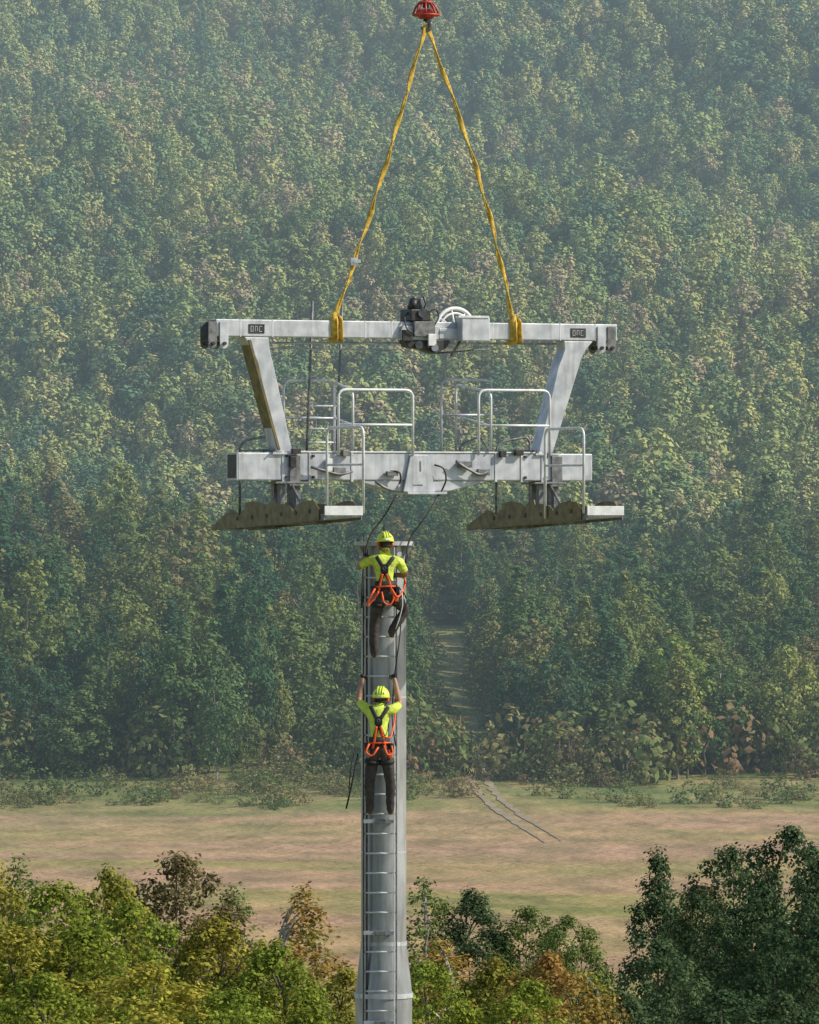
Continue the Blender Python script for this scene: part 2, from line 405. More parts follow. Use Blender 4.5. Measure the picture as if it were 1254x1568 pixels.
F_=[M['bark'],M['leaf_fg']]
fg={'oak':[tree_mesh(f'oak_mesh_{i}',500+i,12,3.5,.10,150,250,.175,F_,.62,(.45,1.0),peak=.45,limbs=24) for i in range(3)],
    'maple':[tree_mesh(f'maple_mesh_{i}',560+i,12,3.4,.08,80,95,.32,F_,.55,(.6,1.15),peak=.45,limbs=10,nr=.4) for i in range(3)],
    'birch':[tree_mesh(f'birch_mesh_{i}',520+i,12,1.8,.14,90,200,.135,[M['birch'],M['leaf_fg']],.9,(.34,.75),peak=.35,limbs=24) for i in range(2)],
    'poplar':[tree_mesh(f'poplar_mesh_{i}',540+i,12,2.1,.08,100,240,.165,F_,1.0,(.45,.9),peak=.25,limbs=16) for i in range(2)]}
GREEN=(.19,.25,.04); OLIVE=(.255,.26,.05); YEL=(.33,.32,.055); RUST=(.31,.22,.06); DARK=(.06,.105,.05); BLUEG=(.08,.13,.06); BROWN=(.15,.13,.06); MID=(.14,.20,.06)
LIME=(.25,.34,.09); SAGE=(.17,.25,.10); STRAW=(.30,.34,.11); TEAL=(.08,.15,.08)
FT=[('oak',-25,1310,235,.9,OLIVE),('oak',75,1345,225,.95,GREEN),('birch',12,1300,250,1.1,MID),('oak',165,1328,240,.8,OLIVE),('oak',262,1300,245,.95,BROWN),
 ('oak',215,1375,215,.8,GREEN),('birch',335,1345,250,1.2,MID),('oak',20,1410,200,.9,YEL),('oak',130,1420,200,.9,GREEN),('oak',330,1400,215,.85,YEL),
 ('birch',440,1345,235,1.3,RUST),('birch',490,1395,240,1.3,OLIVE),('oak',425,1440,205,.8,GREEN),('oak',240,1470,190,.85,YEL),('oak',520,1480,210,.7,OLIVE),('oak',70,1490,180,.7,GREEN),('oak',350,1510,185,.7,GREEN),
 ('birch',650,1335,255,1.1,MID),('oak',720,1360,330,.8,BLUEG),('oak',800,1385,330,.8,MID),('oak',880,1400,320,.75,MID),('birch',690,1430,225,1.5,RUST),
 ('oak',650,1465,215,.65,GREEN),('oak',850,1458,215,.75,RUST),('oak',755,1465,220,.7,OLIVE),('birch',925,1480,240,1.5,OLIVE),('oak',800,1500,200,.7,GREEN),
 ('poplar',1003,1298,315,.95,DARK),('oak',1130,1290,310,.95,BLUEG),('oak',1195,1262,300,1.0,DARK),('oak',1275,1300,290,.9,BLUEG),('oak',1075,1350,320,.7,BROWN),  # right-hand group: shade put into the dark, bluish leaf colours
 ('oak',1010,1435,255,.75,BLUEG),('oak',1105,1400,290,.7,BLUEG),('oak',1180,1420,270,.8,DARK),('oak',1270,1410,260,.8,DARK),('oak',950,1515,230,.65,BLUEG),('oak',1100,1510,230,.8,DARK),('oak',1210,1520,225,.8,BLUEG),
 ('oak',-130,1330,230,1,GREEN),('oak',1400,1290,280,1,DARK),
 # distinct trees standing out along the forest edge
 ('maple',1035,972,708,1.30,LIME),('maple',1200,985,712,1.0,STRAW),('maple',1120,1015,716,.9,SAGE),('maple',960,1030,714,.85,SAGE),('maple',515,905,762,.85,STRAW),('maple',320,985,708,1.2,SAGE),
 ('maple',120,1055,704,1.15,SAGE),('maple',55,1015,712,.9,TEAL),('maple',225,985,716,.9,TEAL),('maple',400,960,722,.8,SAGE),('maple',860,990,718,1.0,TEAL),('maple',790,1010,722,.9,TEAL),
 ('maple',700,905,880,1.0,TEAL),('maple',1190,878,800,.8,STRAW),('maple',450,1010,735,.8,TEAL),('maple',575,960,755,.9,SAGE)]
for i,(kd,cx,ct,dd,wf,colr) in enumerate(FT):
    x=(cx-627)*dd*1e-4; zt=(784-ct)*dd*1e-4; y=dd+CAMY; gz=float(ground(x,y)); h=zt-gz
    me=fg[kd][i%len(fg[kd])]
    o=bpy.data.objects.new(kd+'_tree',me); COL.objects.link(o)
    s=h/12.4; o.location=(x,y,gz); o.scale=(wf*.95,wf*.95,s); o.rotation_euler=(0,0,i*1.7)
    k=random.uniform(.85,1.15); o.color=(colr[0]*k,colr[1]*k,colr[2]*k,1)

e=empty('timber_barrier',(4.6,762+CAMY,float(ground(4.6,762+CAMY))))
for k,xx in enumerate((-1.6,0,1.6)): box(f'post_{k}',xx-.14,xx+.14,-.1,.1,-.3,1.7+(1.0 if k==0 else 0),M['timber'],e)
box('rail_top',-1.8,2.4,-.16,-.11,1.2,1.45,M['timber'],e); box('rail_low',-1.8,2.0,-.16,-.11,.55,.75,M['timber'],e)

# ------------------------------------------------------------------ tower pole
pole=empty('lift_tower_pole',(X(587.5),0,0))
def lathe(name,prof,m,parent,seg=48):
    v=[];f=[]
    for r_,z in prof:
        for k in range(seg):
            a=2*math.pi*k/seg; v.append((r_*math.cos(a),r_*math.sin(a),z))
    for i in range(len(prof)-1):
        for k in range(seg): f.append((i*seg+k,i*seg+(k+1)%seg,(i+1)*seg+(k+1)%seg,(i+1)*seg+k))
    f.append(tuple(range(seg-1,-1,-1))); f.append(tuple((len(prof)-1)*seg+k for k in range(seg)))
    o=obj(name,v,f,m,parent)
    for p in o.data.polygons: p.use_smooth=len(p.vertices)==4
    md=o.modifiers.new('es','EDGE_SPLIT'); md.split_angle=math.radians(35)
    return o
lathe('shaft',[(.42,-12.6),(.435,Z(1525)-.01),(.435,Z(1520)),(.347,Z(1442)),(.347,Z(1440)),(.343,Z(836))],M['galv_pole'],pole)
lathe('top_flange',[(.455,Z(835)),(.455,Z(829))],M['galv'],pole)
lathe('cone_flange',[(.452,Z(1527)),(.452,Z(1520))],M['galv'],pole)
lathe('collar_ring',[(.356,Z(1447)),(.356,Z(1441))],M['galv'],pole)
geos=[]
for k in range(16):
    a=2*math.pi*k/16
    px,py=.40*math.cos(a),.40*math.sin(a); geos.append(box_geo(px-.018,px+.018,py-.018,py+.018,Z(829),Z(825)))
multi('flange_bolts',geos,M['mid_steel'],pole,smooth=False)
gs=[]
for k in range(12):
    a=2*math.pi*k/12; c_,s_=math.cos(a),math.sin(a)
    v=[(.34*c_-.006*s_,.34*s_+.006*c_,Z(836)),(.44*c_-.006*s_,.44*s_+.006*c_,Z(836)),(.34*c_-.006*s_,.34*s_+.006*c_,Z(856)),
       (.34*c_+.006*s_,.34*s_-.006*c_,Z(836)),(.44*c_+.006*s_,.44*s_-.006*c_,Z(836)),(.34*c_+.006*s_,.34*s_-.006*c_,Z(856))]
    gs.append((v,[(0,1,2),(5,4,3),(0,3,4,1),(1,4,5,2),(2,5,3,0)]))
multi('gussets',gs,M['galv'],pole,smooth=False)
tube('guide_pin',[(0,0,Z(829)),(0,0,Z(806))],.018,M['mid_steel'],pole)
tube('guide_pin_left',[(-.30,-.2,Z(829)),(-.30,-.2,Z(815))],.014,M['mid_steel'],pole)
for zc in (1068,1305): lathe('weld_seam',[(.3475,Z(zc)),(.350,Z(zc)+.008),(.3475,Z(zc)+.016)],M['galv'],pole)
LY=-.52
for nme,cx,mm in (('ladder_rail_left',557,'dark_steel'),('ladder_rail_right',607,'mid_steel')):
    box(nme,X(cx)-X(587.5)-.013,X(cx)-X(587.5)+.013,LY-.03,LY+.03,-12.3,Z(838),M[mm],pole,.004)
box('safety_rail',X(604)-X(587.5)-.012,X(604)-X(587.5)+.008,-.60,-.56,-12.3,Z(838),M['galv_light'],pole,.004)
box('cable_conduit',X(562)-X(587.5)-.02,X(562)-X(587.5)+.015,-.36,-.30,-12.3,Z(838),M['dark_steel'],pole,.004)
rg=[]
zc=854
while zc<1960:
    rg.append(tube_geo([(X(557)-X(587.5),LY,Z(zc)),(X(607)-X(587.5),LY,Z(zc))],.013,8)); zc+=30
multi('rungs',rg,M['galv_light'],pole)
bg=[];bd=[]
for zc in (1255,1425,1562,1700,1850,1090,925):
    for cx in (563,600):
        bg.append(box_geo(X(cx)-X(587.5)-.025,X(cx)-X(587.5)+.025,LY+.03,-.22,Z(zc)-.02,Z(zc)+.02))
    bg.append(box_geo(X(557)-X(587.5),X(605)-X(587.5),LY-.045,LY-.032,Z(zc)-.028,Z(zc)+.028))
    bd.append(box_geo(X(574)-X(587.5),X(592)-X(587.5),LY-.10,LY-.046,Z(zc)-.035,Z(zc)+.035))
multi('ladder_brackets',bg,M['galv'],pole,smooth=False)
multi('ladder_clamps',bd,M['mid_steel'],pole,smooth=False,bevel=.008)

# ------------------------------------------------------------------ crossarm
A=math.radians(25); CA,SA=math.cos(A),math.sin(A)
arm=empty('lift_tower_crossarm',(X(643),0,0),A)
def lx(cx,v=0): return ((cx-643)/100+v*SA)/CA
HV=-.14
def P(cx,cz,v=0): return (lx(cx,v),v,Z(cz))
box('top_beam',lx(335,HV),lx(949,HV),-.14,.14,Z(519),Z(493),M['galv'],arm,.015)
box('top_beam_end_left',lx(335,HV)-.016,lx(335,HV)-.001,-.12,.12,Z(517),Z(495),M['dark_steel'],arm)
for cx in (372,420,560,600,755,860,915):
    x0=lx(cx,HV); box('weld_band',x0-.008,x0+.008,-.1435,.1435,Z(519.4),Z(492.6),M['galv_light'],arm,.001)
for side,cs in (('left',(331,348)),('right',(925,941))):
    for j,cx in enumerate(cs):
        vv=-.17 
        x0=lx(cx,vv); pts_=[(x0-.07,Z(497)),(x0+.07,Z(497)),(x0+.07,Z(526))]+[(x0+.07*math.cos(t),Z(529)-.09*math.sin(t)) for t in np.linspace(0.3,2.84,8)]+[(x0-.07,Z(526))]
        prism(f'hanger_lug_{side}_{j}',pts_,-.165 ,-.146,M['mid_steel'] if j==(0 if side=="left" else 1) else M['galv'],arm,.003)
        prism(f'hanger_lug_back_{side}_{j}',pts_,.146,.165,M['mid_steel'],arm,.003)
        tube(f'hanger_pin_{side}_{j}',[(x0,-.20,Z(530)),(x0,.20,Z(530))],.028,M['dark_steel'],arm)
for cx,s_ in ((396,'left'),(888,'right')):
    x0=lx(cx,-.145)
    box(f'number_plate_{s_}',x0-.13,x0+.13,-.150,-.1405,Z(514),Z(500),M['dark_steel'],arm,.002)
    g_=[]
    for k in range(3):
        xa=x0-.10+.07*k
        g_.append(box_geo(xa,xa+.045,-.1535,-.1505,Z(503.8),Z(503)))
        if k!=1: g_.append(box_geo(xa,xa+.045,-.1535,-.1505,Z(511.5),Z(510.7)))
        g_.append(box_geo(xa,xa+.008,-.1535,-.1505,Z(510.6),Z(503.9)))
        if k!=2: g_.append(box_geo(xa+.037,xa+.045,-.1535,-.1505,Z(510.6),Z(503.9)))
    multi(f'number_plate_text_{s_}',g_,M['galv'],arm,smooth=False)
def FP(cx,cz,v=-.15): return (lx(cx,v),Z(cz))
ll=[FP(378,520.0),FP(414,520.0),FP(416,540),FP(421,560),FP(450,693),FP(426,693),FP(398,560),FP(392,544),FP(386,533)]
rl=[FP(866,520),FP(911,520),FP(900,533),FP(893,546),FP(889,560),FP(848,693),FP(826,693),FP(857,560),FP(863,545),FP(867,533)]
prism('leg_left',ll,-.15,.15,M['galv'],arm,.01); prism('leg_right',rl,-.15,.15,M['galv'],arm,.01)
prism('leg_left_shade_strip',[FP(384,524,-.17),FP(388,524,-.17),FP(432,690,-.17),FP(428,690,-.17)],-.17,.17,M['olive_plate'],arm,.003)  # dark olive strip painted in as the shaded left side of the leg
tube('rear_handrail',[P(418,527,.25),P(860,523,.25)],.02,M['galv'],arm)
tube('rear_handrail_low',[P(424,535,.30),P(600,536,.30)],.012,M['galv'],arm)
for cx in (440,560,780,845): tube('rail_stub',[P(cx,526,.25),P(cx,512,.12)],.014,M['galv'],arm)
box('lower_beam',lx(368,-.2),lx(910,-.2),-.2,.2,Z(736),Z(694),M['galv'],arm,.018)
x0=lx(368,-.2)
multi('lower_beam_end_frame',[box_geo(x0-.012,x0-.001,-.2,-.17,Z(736),Z(694)),box_geo(x0-.012,x0-.001,.17,.2,Z(736),Z(694)),box_geo(x0-.012,x0-.001,-.169,.169,Z(697),Z(694)),box_geo(x0-.012,x0-.001,-.169,.169,Z(736),Z(733))],M['galv'],arm,smooth=False)
box('lower_beam_opening_shade',x0-.008,x0-.001,-.168,.168,Z(732.8),Z(697.2),M['dark_steel'],arm,0)  # dark plate stands in for the shade inside the open beam end
box('lower_beam_lit_top',lx(460,-.2),lx(830,-.2),-.215,.215,Z(693.8),Z(691.5),M['galv_light'],arm,.003)  # paler strip puts the lighter shading of the beam top into colour
for cx in (436,476,832,800,540,760):
    box('stiffener_band',lx(cx,-.21)-.02,lx(cx,-.21)+.02,-.212,.212,Z(738),Z(692.5),M['galv'],arm,.003)
g_=[]
for cx in (436,476,832,800):
    for zc in (699,731):
        x0=lx(cx+5,-.21); g_.append(box_geo(x0-.018,x0+.018,-.235,-.2005,Z(zc)-.018,Z(zc)+.018))
multi('beam_bolts',g_,M['dark_steel'],arm,smooth=False)
prism('haunch',[FP(548,737,-.18),FP(602,752,-.18),FP(688,752,-.18),FP(748,737,-.18)],-.18,.18,M['galv'],arm,.01)
prism('centre_saddle',[FP(629,697,-.25),FP(655,697,-.25),FP(659,712,-.25),FP(666,753,-.25),FP(618,753,-.25),FP(626,712,-.25)],-.25,-.205,M['galv'],arm,.006)
prism('centre_saddle_back',[FP(622,697,.25),FP(662,697,.25),FP(672,753,.25),FP(612,753,.25)],.205,.25,M['galv'],arm,.006)
box('saddle_slot',lx(644,-.26)-.012,lx(644,-.26)+.012,-.254,-.2505,Z(722),Z(706),M['mid_steel'],arm,0)
box('saddle_mark',lx(641,-.26)-.09,lx(641,-.26)+.07,-.254,-.2505,Z(744),Z(742),M['mid_steel'],arm,0)
box('saddle_flange',lx(612,0),lx(672,0),-.30,.30,Z(757),Z(753.2),M['galv'],arm,.004)
def catwalk(nm, nearL, sgn):
    v0,v1=-2.1,2.1
    xl=lx(nearL,v0); w=.58; xr=xl+w
    def zz(v): return Z(789)-(v-v0)/(v1-v0)*.17
    g_=[]
    for k in range(15):
        xx=xl+.02+k*(w-.04)/14
        v,f=box_geo(xx-.005,xx+.005,v0,v1,-.03,0); v=[(a,b_,c_+zz(b_)) for a,b_,c_ in v]; g_.append((v,f))
    for k in range(43):
        yy=v0+.02+k*(v1-v0-.04)/42
        v,f=box_geo(xl,xr,yy-.006,yy+.006,-.028,-.008); v=[(a,b_,c_+zz(b_)) for a,b_,c_ in v]; g_.append((v,f))
    multi(f'{nm}_grating',g_,M['galv'],arm,smooth=False)
    for q,xx in enumerate((xl-.02,xr+.002)):
        v,f=box_geo(xx,xx+.018,v0,v1,-.07,.03); v=[(a,b_,c_+zz(b_)) for a,b_,c_ in v]
        multi(f'{nm}_edge_{q}',[(v,f)],M['mid_steel'],arm,smooth=False)
    for q,xx in enumerate((xl-.035,xr+.022)):
        top=[];vs=np.linspace(-1.95,2.1,110)
        for v in vs:
            t=(v+1.95)/4.05
            s=abs(math.sin(t*math.pi*4+.15))**.45
            h=.09+.15*s+ (.08 if .40<t<.68 else 0)
            if t>.80: h=max(.02,.24*(1-t)/.20)
            if t<.05: h=.10+.14*(t/.05)
            top.append((v,zz(v)+h))
        V_=[];F_2=[]
        for k,(v,zt_) in enumerate(top):
            for dx in (0,.012):
                V_.append((xx+dx,v,zz(v)-.06)); V_.append((xx+dx,v,zt_))
            if k:
                a=4*(k-1); b_=4*k
                F_2+=[(a,b_,b_+1,a+1),(a+2,a+3,b_+3,b_+2),(a+1,b_+1,b_+3,a+3),(a,a+2,b_+2,b_)]
        obj(f'{nm}_side_plate_{q}',V_,F_2,M['olive_plate'],arm)
        g_=[tube_geo([(xx-.012,v,zz(v)+.08),(xx+.024,v,zz(v)+.08)],.032,10) for v in (-1.6,-1.1,-.55,0,.55,1.1)]
        multi(f'{nm}_pins_{q}',g_,M['dark_steel'],arm)
    box(f'{nm}_toe_board',xl-.02,xr+.02,v0-.03,v0-.002,Z(789),Z(775),M['galv_light'],arm,.003)
    box(f'{nm}_far_board',xl-.02,xr+.02,v1+.002,v1+.03,zz(v1)-.05,zz(v1)+.03,M['olive_plate'],arm,.003)
    for q,v in enumerate((-.12,.12)):
        box(f'{nm}_hanger_{q}',xl+.12,xl+.20,v-.05,v+.05,zz(v)-.02,Z(741.2),M['mid_steel'],arm,.005)
        box(f'{nm}_hanger_in_{q}',xr-.20,xr-.12,v-.05,v+.05,zz(v)-.02,Z(741.2),M['mid_steel'],arm,.005)
    box(f'{nm}_bearing_plate',xl+.02,xr-.02,-.24,.24,Z(741),Z(738.2),M['mid_steel'],arm,.005)
    for q,v in enumerate((-.9,.9)):
        box(f'{nm}_cross_{q}',xl,xr,v-.03,v+.03,zz(v)-.09,zz(v)-.032,M['mid_steel'],arm,.004)
    rx=xr+.05 if sgn>0 else xl-.06
    a_=v0+.02; b_=v0+1.34; tp=Z(657)
    tube(f'{nm}_guard_rail',[(rx,a_,Z(786)),(rx,a_,tp),(rx,b_,tp),(rx,b_,zz(b_))],.022,M['galv_light'],arm,fil=.14)
    tube(f'{nm}_guard_mid',[(rx,a_,Z(713)),(rx,b_,Z(713))],.018,M['galv_light'],arm)
    v=1.09
    tube(f'{nm}_end_rail',[(xl,v,zz(v)),(xl,v,Z(684)),(xl+.10,v,Z(674)),(xr-.06,v,Z(667)),(xr,v,Z(674)),(xr,v,zz(v))],.02,M['mid_steel'],arm,fil=.08)
    tube(f'{nm}_end_rail_run',[(xl,v,Z(690)),(xl,-.3,Z(690))],.016,M['mid_steel'],arm)
    for q,v in enumerate((-.9,.9)):
        tube(f'{nm}_stay_{q}',[(xl+.29,v,zz(v)-.04),(xl+.29,.2*np.sign(v),Z(742))],.022,M['mid_steel'],arm)
catwalk('catwalk_left',502,1)
catwalk('catwalk_right',897,-1)
for cx in (437,838):
    x0=lx(cx,-.2)
    box('leg_foot',x0-.2,x0+.2,-.24,.24,Z(697),Z(693.9),M['galv'],arm,.004)
    g_=[]
    for dx in (-.16,.16):
        for dy in (-.21,.21): g_.append(box_geo(x0+dx-.02,x0+dx+.02,dy-.02,dy+.02,Z(693.9),Z(688)))
    multi('leg_foot_bolts',g_,M['mid_steel'],arm,smooth=False)
    box('u_clamp',x0+.08,x0+.26,-.235,-.215,Z(745),Z(698),M['mid_steel'],arm,.006)
for cx,w_,z0,z1,mm in ((450,10,700,716,'dark_steel'),(505,8,703,722,'galv_light'),(520,20,716,727,'mid_steel'),(740,20,718,728,'mid_steel'),(712,22,706,716,'mid_steel'),(795,14,688,697,'dark_steel'),(600,18,722,729,'mid_steel'),(455,14,688,696,'dark_steel'),(770,10,690,700,'dark_steel'),(530,12,690,699,'mid_steel')):
    x0=lx(cx,-.25); box('clamp_block',x0-w_/200,x0+w_/200,-.29,-.216,Z(z1),Z(z0),M[mm],arm,.006)
for pts_ in ([(478,716),(500,722),(522,728),(540,722)],[(698,706),(712,716),(735,728),(748,722)],[(575,737),(590,748),(606,752),(612,742)]):
    tube('bent_stay',[P(a,b_,-.30) for a,b_ in pts_],.022,M['mid_steel'],arm,fil=.08)
def loop(nm,c0,c1,top,bot,v,mid=None,mm='galv_light',r=.022):
    tube(nm,[P(c0,bot,v),P(c0,top,v),P(c1,top,v),P(c1,bot,v)],r,M[mm],arm,fil=.13)
    if mid: tube(nm+'_mid',[P(c0,mid,v),P(c1,mid,v)],r*.8,M[mm],arm)
loop('platform_rail_rear_left',435,509,583,693,.55,640,'galv')
loop('platform_rail_front_left',519,632,598,697,-.25,651)
loop('platform_rail_rear_right',676,754,580,693,.55,634,'galv')
loop('platform_rail_front_right',733,843,597,697,-.25,651)
tube('platform_side_rail_left',[P(541,690,-.25),P(541,600,-.25),P(541-29,585,.45),P(541-29,690,.45)],.02,M['galv_light'],arm,fil=.12)
tube('platform_side_rail_right',[P(752,690,-.25),P(752,600,-.25),P(752-53,586,1.0),P(752-53,690,1.0)],.02,M['galv_light'],arm,fil=.12)
tube('platform_side_mid_right',[P(752,652,-.25),P(752-53,634,1.0)],.016,M['galv_light'],arm)
tube('platform_side_mid_left',[P(541,652,-.25),P(512,640,.45)],.016,M['galv_light'],arm)
tube('angled_rail',[P(705,690,.3),P(707,680,.3),P(735,668,-.1),P(750,690,-.1)],.018,M['mid_steel'],arm,fil=.06)
box('rear_platform_deck_left',lx(435,.5),lx(620,.5),.22,.8,Z(699),Z(695),M['mid_steel'],arm,.003)
box('rear_platform_deck_right',lx(676,.5),lx(835,.5),.22,1.05,Z(699),Z(695),M['mid_steel'],arm,.003)
la,lb_=[P(479,462,.45),P(470,694,.45)],[P(524,460,.45),P(515,694,.45)]
tube('ladder_stile_left',la,.022,M['mid_steel'],arm); tube('ladder_stile_right',lb_,.022,M['mid_steel'],arm)
g_=[]
for t in (.69,.77,.84,.93):
    a=Vector(la[0]).lerp(Vector(la[1]),t); b_=Vector(lb_[0]).lerp(Vector(lb_[1]),t); g_.append(tube_geo([a,b_],.014,8))
multi('access_ladder_rungs',g_,M['galv_light'],arm)
box('winch_body',lx(624,-.1),lx(655,-.1),-.22,.18,Z(492.5),Z(474),M['dark_steel'],arm,.02)
tube('winch_motor',[P(631,474,-.1),P(634,459,-.1)],[.075,.065],M['dark_steel'],arm,seg=16)
tube('winch_motor_cap',[P(634,459,-.1),P(634,454,-.1)],[.05,.03],M['mid_steel'],arm,seg=16)
box('winch_valve',lx(641,-.1),lx(650,-.1),-.16,-.02,Z(474),Z(457),M['mid_steel'],arm,.012)
tube('winch_lever',[P(647,478,-.2),P(652,466,-.2),P(648,455,-.2)],.014,M['dark_steel'],arm)
tube('winch_gear',[P(648,480,-.28),P(648,480,-.23)],.075,M['mid_steel'],arm,seg=16)
tube('winch_hose',[P(655,480,-.1),P(668,470,-.1),P(673,486,-.1),P(664,500,-.18)],.012,M['dark_steel'],arm,fil=.08)
tube('winch_hose_left',[P(626,478,-.1),P(619,486,-.15),P(622,505,-.28),P(634,512,-.28)],.012,M['dark_steel'],arm,fil=.08)
box('winch_bracket_front',lx(615,-.2),lx(672,-.2),-.20,-.147,Z(520),Z(500),M['galv'],arm,.006)
box('winch_bracket_mid',lx(632,-.2),lx(664,-.2),-.26,-.205,Z(516),Z(493),M['mid_steel'],arm,.006)
box('winch_foot_left',lx(615,-.2),lx(630,-.2),-.25,-.205,Z(523),Z(506),M['dark_steel'],arm,.006)
box('winch_foot_right',lx(652,-.2),lx(664,-.2),-.30,-.265,Z(530),Z(512),M['galv_light'],arm,.006)
prism('winch_under',[FP(620,521,-.2),FP(690,521,-.2),FP(684,533,-.2),FP(668,542,-.2),FP(650,536,-.2),FP(626,532,-.2)],-.2,.05,M['dark_steel'],arm,.008)
tube('drum',[P(642,529,-.26),P(642,529,.2)],.06,M['mid_steel'],arm,seg=16)
tube('drum_small',[P(666,533,-.30),P(666,533,.1)],.055,M['galv'],arm,seg=16)
wc=Vector(P(704,503,.10))
g_=[]
for rr,th_ in ((.325,.03),(.25,.018)):
    pp=[(wc.x+rr*math.cos(t),wc.y,wc.z+rr*math.sin(t)) for t in np.linspace(0,2*math.pi,41)]
    g_.append(tube_geo(pp,th_,8))
for k in range(8):
    t=k*math.pi/4+.2; g_.append(tube_geo([wc,(wc.x+.32*math.cos(t),wc.y,wc.z+.32*math.sin(t))],.016,6))
g_.append(tube_geo([(wc.x,wc.y-.08,wc.z),(wc.x,wc.y+.08,wc.z)],.06,16))
wh=multi('sheave_wheel',g_,M['white'],arm); wh.location=(0,.16,0)
box('control_box',lx(705,-.3),lx(748,-.3),-.36,-.147,Z(522),Z(486),M['galv'],arm,.012)
box('control_box_lid',lx(702,-.37),lx(749,-.37),-.375,-.362,Z(487),Z(483.5),M['galv_light'],arm,.004)
box('control_bracket',lx(672,-.18),lx(703,-.18),-.2,-.147,Z(519),Z(503),M['galv'],arm,.006)
tube('bracket_pipe',[P(690,545,-.1),P(700,530,-.1),P(705,521,-.1)],.02,M['mid_steel'],arm)
tube('bracket_pipe_low',[P(668,541,-.1),P(745,534,-.1)],.014,M['mid_steel'],arm)
tube('hose_loop',[P(665,712,-.27),P(680,716,-.3),P(684,735,-.3),P(676,752,-.27),P(672,758,-.27)],.014,M['dark_steel'],arm,fil=.08)
tube('hose_loop_left',[P(598,722,-.27),P(613,722,-.3),P(614,738,-.3),P(606,750,-.27)],.014,M['dark_steel'],arm,fil=.08)

# ------------------------------------------------------------------ slings + hook
def wpos(cx,cz,v):
    l=Vector((lx(cx,v),v,0)); return Vector((X(643)+l.x*CA-l.y*SA, l.x*SA+l.y*CA, Z(cz)))
HK=Vector((X(652),0,Z(38)))
def sling(cx,cz,tag,bow):
    e=empty('lifting_sling')
    foot=wpos(cx,cz,0)
    n=46; pts_=[]
    for i in range(n+1):
        t=i/n; p=HK.lerp(foot,t); p.x+=bow*math.sin(t*math.pi)+.012*math.sin(t*31); pts_.append(p)
    v,f=tube_geo(pts_,[.036+.008*math.sin(i*.9) for i in range(n+1)],8,flat=.45,twist=.42)
    multi('strap',[(v,f)],M['yellow'],e)
    pts2=[p+Vector((.022*math.sin(i*.8+1),.02*math.cos(i*.8),0)) for i,p in enumerate(pts_)]
    v,f=tube_geo(pts2,.018,6,flat=.6,twist=-.5); multi('strap_second_leg',[(v,f)],M['yellow'],e)
    u=Vector((CA,SA,0)); w_=Vector((-SA,CA,0)); c0=wpos(cx,506,0); cc=[]
    for (a,b_) in ((-.165,.15),(-.165,-.15),(.165,-.15),(.165,.15)): cc.append(c0+w_*a+Vector((0,0,b_)))
    for k in (-.045,.02):
        loopp=[c+u*(k+.015*i) for i,c in enumerate(cc)]; loopp.append(loopp[0]+Vector((0,0,.002)))
        loopp=[foot+Vector((0,0,.03))]+loopp+[foot+Vector((0,0,.05))]
        v,f=tube_geo(fillet(loopp,.03,3),.05,8,flat=.35); multi('choke',[(v,f)],M['yellow'],e)
    v,f=tube_geo([foot+Vector((0,-.18,.10)),foot+Vector((0,-.18,-.05)),foot+Vector((.0,-.18,-.30))],[.03,.062,.05],8,flat=.5); multi('choke_knot',[(v,f)],M['yellow'],e)
    if tag:
        p=pts_[int(n*.81)]
        v,f=box_geo(p.x-.05,p.x+.055,p.y-.05,p.y-.035,p.z-.07,p.z+.05); obj('label_tag',v,f,M['white'],e)
        v,f=box_geo(p.x+.0,p.x+.10,p.y-.07,p.y-.055,p.z-.03,p.z+.02); obj('label_tag_fold',v,f,M['white'],e)
sling(513,490,True,.05); sling(787,490,False,.12)
hk=empty('crane_hook',(X(652),0,0))
prism('hook_block',[(-.10,Z(14)),(.10,Z(14)),(.15,Z(22)),(.10,Z(29)),(-.10,Z(29)),(-.15,Z(22))],-.09,.09,M['red'],hk,.02)
for k in range(8):
    a=k*math.pi/4; c_,s_=math.cos(a),math.sin(a)
    tube('guard_bar',[(.07*c_,.07*s_,Z(2)),(.16*c_,.16*s_,Z(12)),(.20*c_,.20*s_,Z(23))],.016,M['red'],hk)
for rr,zc in ((.20,23),(.10,4)):
    tube('guard_ring',[(rr*math.cos(t),rr*math.sin(t),Z(zc)) for t in np.linspace(0,6.283,21)],.018,M['red'],hk)
tube('swivel',[(0,0,Z(12)),(0,0,Z(-5))],.045,M['dark_steel'],hk,seg=12)
tube('hook_shank',[(0,0,Z(25)),(0,0,Z(33))],.04,M['dark_steel'],hk,seg=12)
hp=[(0+.075*math.sin(t),0,Z(39)+.075*math.cos(t)) for t in np.linspace(-.2,4.4,16)]
tube('hook',hp,[.035]*10+[.03,.028,.025,.02,.016,.012],M['mid_steel'],hk,seg=10)
tube('hoist_cable',[(0,0,Z(-5)),(0,0,40)],.02,M['dark_steel'],hk)

def rope(nm,pts_,r_,m_='rope'):
    e=empty(nm); tube('line',fillet(pts_,.25,5),r_,M[m_],e); return e
p=wpos(608,757,-.25); rope('tag_line',[p,(X(588),-.35,Z(792)),(X(565),-.40,Z(820)),(X(556),-.55,Z(870)),(X(554),-.60,Z(930))],.014)
p=wpos(672,757,-.25); rope('tag_line',[p,(X(652),-.35,Z(792)),(X(628),-.40,Z(822)),(X(622),-.48,Z(845)),(X(620),-.5,Z(880))],.014)
rope('climbing_rope',[(X(625),-.3,Z(838)),(X(618),-.60,Z(900)),(X(612),-.64,Z(980)),(X(603),-.62,Z(1040)),(X(600),-.64,Z(1100)),(X(606),-.70,Z(1140))],.010)

